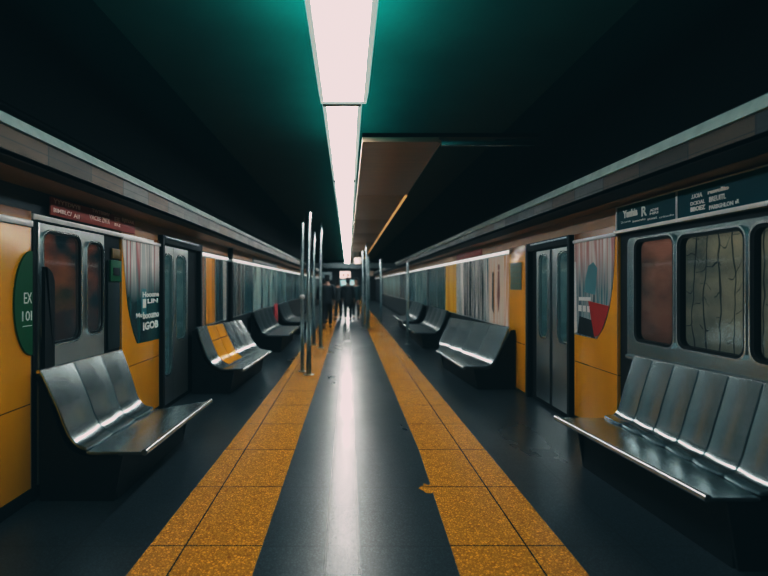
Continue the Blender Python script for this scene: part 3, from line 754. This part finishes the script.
# ------------------------------------------------------------------ far end
tag(ob('trim_15', box(new(), XL, XR, 22.6, 22.75, 2.20, 2.42), plain('far beam', (.12, .15, .16), .5), smooth=False), 'grey beam across the hall before the end wall', kind='structure')
BEAM = 22.6
def screen(x, y, w, h, m, label, at, dots=0, hang=None):
    k = at/F
    xa_, xb_ = (x-CX)*k, (x+w-CX)*k; za, zb = EYE+(CY-y-h)*k, EYE+(CY-y)*k
    r = empty('lit_screen', ((xa_+xb_)/2, at, za), label, 'screen')
    ob('casing', box(new(), xa_-.03, xb_+.03, at-.05, at, za-.03, zb+.03, .01), M['dark'], r)
    ob('lit_face', box(new(), xa_, xb_, at-.062, at-.051, za, zb, .004), m, r)
    for q in range(dots):
        ob('dark_mark', box(new(), xa_+(q+.6)*(xb_-xa_)/(dots+.4), xa_+(q+.6)*(xb_-xa_)/(dots+.4)+.08, at-.068, at-.0625, za+.1, za+.2, .004), M['redsign'], r)
    if hang:
        for xx in (xa_+.05, xb_-.05):
            bm = tube(new(), [(xx, at-.025, zb), (xx, at-.025, hang)], .012); ob('hanger_rod', bm, M['dark'], r)
screen(340, 271.5, 10.5, 7, M['screen_pink'], 'pinkish white lit screen over the heads of the figures', BEAM, 2, 2.25)
screen(340.5, 280, 15, 6, M['screen_teal'], 'teal lit screen behind the heads of the figures', YEND-.1, 0, CEIL)
screen(354, 257.5, 7, 6.5, M['screen_cream'], 'cream lit screen high beside the last lamp', BEAM, 0, CEIL)
screen(366.5, 271, 7, 5, plain('faint poster', (.4, .3, .24), .5), 'faint pinkish screen beside the far posts', BEAM, 0, 2.25)
screen(322, 272, 10, 8, plain('faint grey', (.20, .26, .28), .5), 'grey screen behind the walker beside the posts', BEAM, 0, 2.25)

# ------------------------------------------------------------------ people
def skin(verts, edges, radii, root, sub=2):
    me = bpy.data.meshes.new('s'); me.from_pydata([Vector(v) for v in verts], edges, [])
    o = bpy.data.objects.new('s', me); COL.objects.link(o)
    o.modifiers.new('k', 'SKIN')
    sv = me.skin_vertices[0].data
    for i, rr_ in enumerate(radii):
        sv[i].radius = rr_ if isinstance(rr_, tuple) else (rr_, rr_)
        sv[i].use_root = (i == root)
    sm = o.modifiers.new('u', 'SUBSURF'); sm.levels = sub; sm.render_levels = sub
    dg = bpy.context.evaluated_depsgraph_get(); dg.update()
    m2 = bpy.data.meshes.new_from_object(o.evaluated_get(dg))
    bm = bmesh.new(); bm.from_mesh(m2)
    bpy.data.objects.remove(o); bpy.data.meshes.remove(me); bpy.data.meshes.remove(m2)
    return bm

class Chain:
    def __init__(s): s.v = []; s.e = []; s.r = []
    def add(s, p, r, to=None):
        s.v.append(Vector(p)); s.r.append(r)
        if to is not None: s.e.append((to, len(s.v)-1))
        return len(s.v)-1

def person(x, y, h, face, stride, coat, trousers, hair, label, long_coat=False, bag=None):
    """face=+1 walks away from the viewer, -1 towards; built at 1.75 m then scaled"""
    root = empty('person', (x, y, 0), label, 'person', None)
    k = h/1.75
    def P(px, py, pz): return Vector((x+px*k*1.0, y+py*k*face, pz*k))
    hip = {s: (s*.09, 0, .92) for s in (-1, 1)}
    knee = {1: (.10, .10+stride*.16, .50), -1: (-.10, .04-stride*.10, .48)}
    ank = {1: (.10, stride*.30, .09), -1: (-.10, -stride*.36, .13 if stride > .2 else .09)}
    sh = {s: (s*.185, 0, 1.43) for s in (-1, 1)}
    elb = {1: (.25, -stride*.12-.02, 1.14), -1: (-.25, stride*.12-.02, 1.14)}
    wr = {1: (.25, -stride*.18+.06, .90), -1: (-.25, stride*.20+.06, .90)}
    # body: one continuous skin
    c = Chain()
    pel = c.add(P(0, 0, .95), (.13*k, .10*k)); wai = c.add(P(0, 0, 1.12), (.12*k, .09*k), pel); che = c.add(P(0, 0, 1.32), (.15*k, .10*k), wai)
    nk = c.add(P(0, 0, 1.47), .055*k, che); hd = c.add(P(0, .02, 1.55), .068*k, nk); h2 = c.add(P(0, .02, 1.64), (.078*k, .092*k), hd); h3 = c.add(P(0, .01, 1.72), (.05*k, .062*k), h2)
    c.add(P(0, .115, 1.61), .012*k, h2)                        # nose
    for s in (-1, 1):
        c.add(P(s*.088, 0, 1.62), .014*k, h2)                  # ears
        a = c.add(P(*hip[s]), .085*k, pel); b_ = c.add(P(*knee[s]), .055*k, a); d = c.add(P(*ank[s]), .038*k, b_)
        c.add(P(ank[s][0], ank[s][1]+.13, ank[s][2]-.05), .032*k, d)
        a = c.add(P(*sh[s]), .052*k, che); b_ = c.add(P(*elb[s]), .040*k, a); w = c.add(P(*wr[s]), .027*k, b_)
        wx, wy, wz = wr[s]
        pm = c.add(P(wx, wy+.02, wz-.07), .030*k, w)
        for q, (dy, ln) in enumerate(((.03, .075), (.01, .085), (-.01, .08), (-.028, .062))):
            f1 = c.add(P(wx, wy+.02+dy, wz-.115), .010*k, pm); c.add(P(wx-s*.012, wy+.028+dy, wz-.115-ln), .0085*k, f1)
        t1 = c.add(P(wx-s*.012, wy+.06, wz-.06), .011*k, pm); c.add(P(wx-s*.02, wy+.075, wz-.10), .009*k, t1)
    ob('body', skin(c.v, c.e, c.r, 0), plain('skin tone', (.30, .17, .12), .5), root)
    # coat
    c = Chain(); lo = .55 if long_coat else .88
    pel = c.add(P(0, 0, .98), (.165*k, .125*k)); che = c.add(P(0, 0, 1.28), (.19*k, .135*k), pel); nk = c.add(P(0, -.01, 1.45), (.085*k, .08*k), che)
    hm = c.add(P(0, 0, lo), (.18*k, .14*k), pel)
    for s in (-1, 1):
        a = c.add(P(*sh[s]), .075*k, che); b_ = c.add(P(*elb[s]), .06*k, a); c.add(P(wr[s][0], wr[s][1]-.01, wr[s][2]+.03), .047*k, b_)
    ob('coat', skin(c.v, c.e, c.r, 0), plain('coat cloth', coat, .8), root, label=None)
    c = Chain(); pel = c.add(P(0, 0, .93), (.145*k, .115*k))
    for s in (-1, 1):
        a = c.add(P(hip[s][0]*1.05, 0, .82), .098*k, pel); b_ = c.add(P(*knee[s]), .07*k, a); c.add(P(ank[s][0], ank[s][1], ank[s][2]+.03), .058*k, b_)
    ob('trousers', skin(c.v, c.e, c.r, 0), plain('trouser cloth', trousers, .8), root)
    for s in (-1, 1):
        c = Chain(); a = c.add(P(ank[s][0], ank[s][1]-.04, max(.048, ank[s][2]-.05)), .045*k); c.add(P(ank[s][0], ank[s][1]+.07, .045), .045*k, a); c.add(P(ank[s][0], ank[s][1]+.17, .04), .034*k, 1)
        ob('shoe', skin(c.v, c.e, c.r, 0), M['black'], root)
    c = Chain(); a = c.add(P(0, -.02, 1.66), (.088*k, .10*k)); c.add(P(0, -.005, 1.72), (.06*k, .075*k), a); c.add(P(0, -.05, 1.57), (.07*k, .06*k), a)
    ob('hair', skin(c.v, c.e, c.r, 0), plain('hair', hair, .6), root)
    return root
person(-.70, 17.3, 1.78, 1, .8, (.010, .014, .018), (.008, .010, .014), (.010, .008, .007), 'person in a dark coat walking beside the steel posts', False)
person(-.92, 19.6, 1.70, 1, .5, (.012, .016, .020), (.010, .012, .014), (.010, .008, .007), 'person in black half hidden behind the steel posts', False)
person(-.40, 21.2, 1.66, 1, .6, (.030, .034, .036), (.012, .014, .018), (.012, .008, .006), 'person in a dark grey jacket between the walker and the long coat', False)
person(.0, 20.6, 1.74, 1, .5, (.008, .012, .014), (.006, .008, .010), (.008, .007, .006), 'person in a long black coat in the middle of the floor', True)
person(.34, 21.6, 1.74, -1, .6, (.012, .040, .046), (.012, .014, .016), (.010, .008, .007), 'person in a teal coat beside the amber stripe', False)

# ------------------------------------------------------------------ light and camera
w = bpy.data.worlds.new('World'); SC.world = w; w.use_nodes = True
bg = w.node_tree.nodes['Background']; bg.inputs[0].default_value = (.02, .045, .05, 1); bg.inputs[1].default_value = .3

cam = bpy.data.cameras.new('Camera'); co = bpy.data.objects.new('Camera', cam); COL.objects.link(co); SC.camera = co
co.location = (0, 0, EYE); co.rotation_euler = (math.pi/2, 0, 0)
cam.sensor_width = 36; cam.lens = 24; cam.shift_x = (384-CX)/768; cam.shift_y = (CY-288)/768
cam.clip_start = .05
cam.dof.use_dof = True; cam.dof.focus_distance = 4.2; cam.dof.aperture_fstop = 1.1
SC.cycles.caustics_reflective = False; SC.cycles.caustics_refractive = False; SC.cycles.sample_clamp_indirect = 4.0
SC.view_settings.view_transform = 'Standard'; SC.view_settings.look = 'None'
SC.view_settings.exposure = 0.0
# a film-like grade: warm pink highlights, faint teal shadows
SC.view_settings.use_curve_mapping = True
cm = SC.view_settings.curve_mapping
cm.extend = 'HORIZONTAL'
for ch, pts in enumerate(([(0, .0010), (.035, .020), (.2, .20), (.5, .56), (1, .86)], [(0, .0034), (.035, .028), (.2, .20), (.5, .52), (1, .73)], [(0, .0044), (.035, .032), (.2, .20), (.5, .51), (1, .725)])):
    c = cm.curves[ch]; c.points[0].location = pts[0]; c.points[-1].location = pts[-1]
    for p in pts[1:-1]: c.points.new(*p)
    for q in c.points: q.handle_type = 'AUTO_CLAMPED'
cm.update()
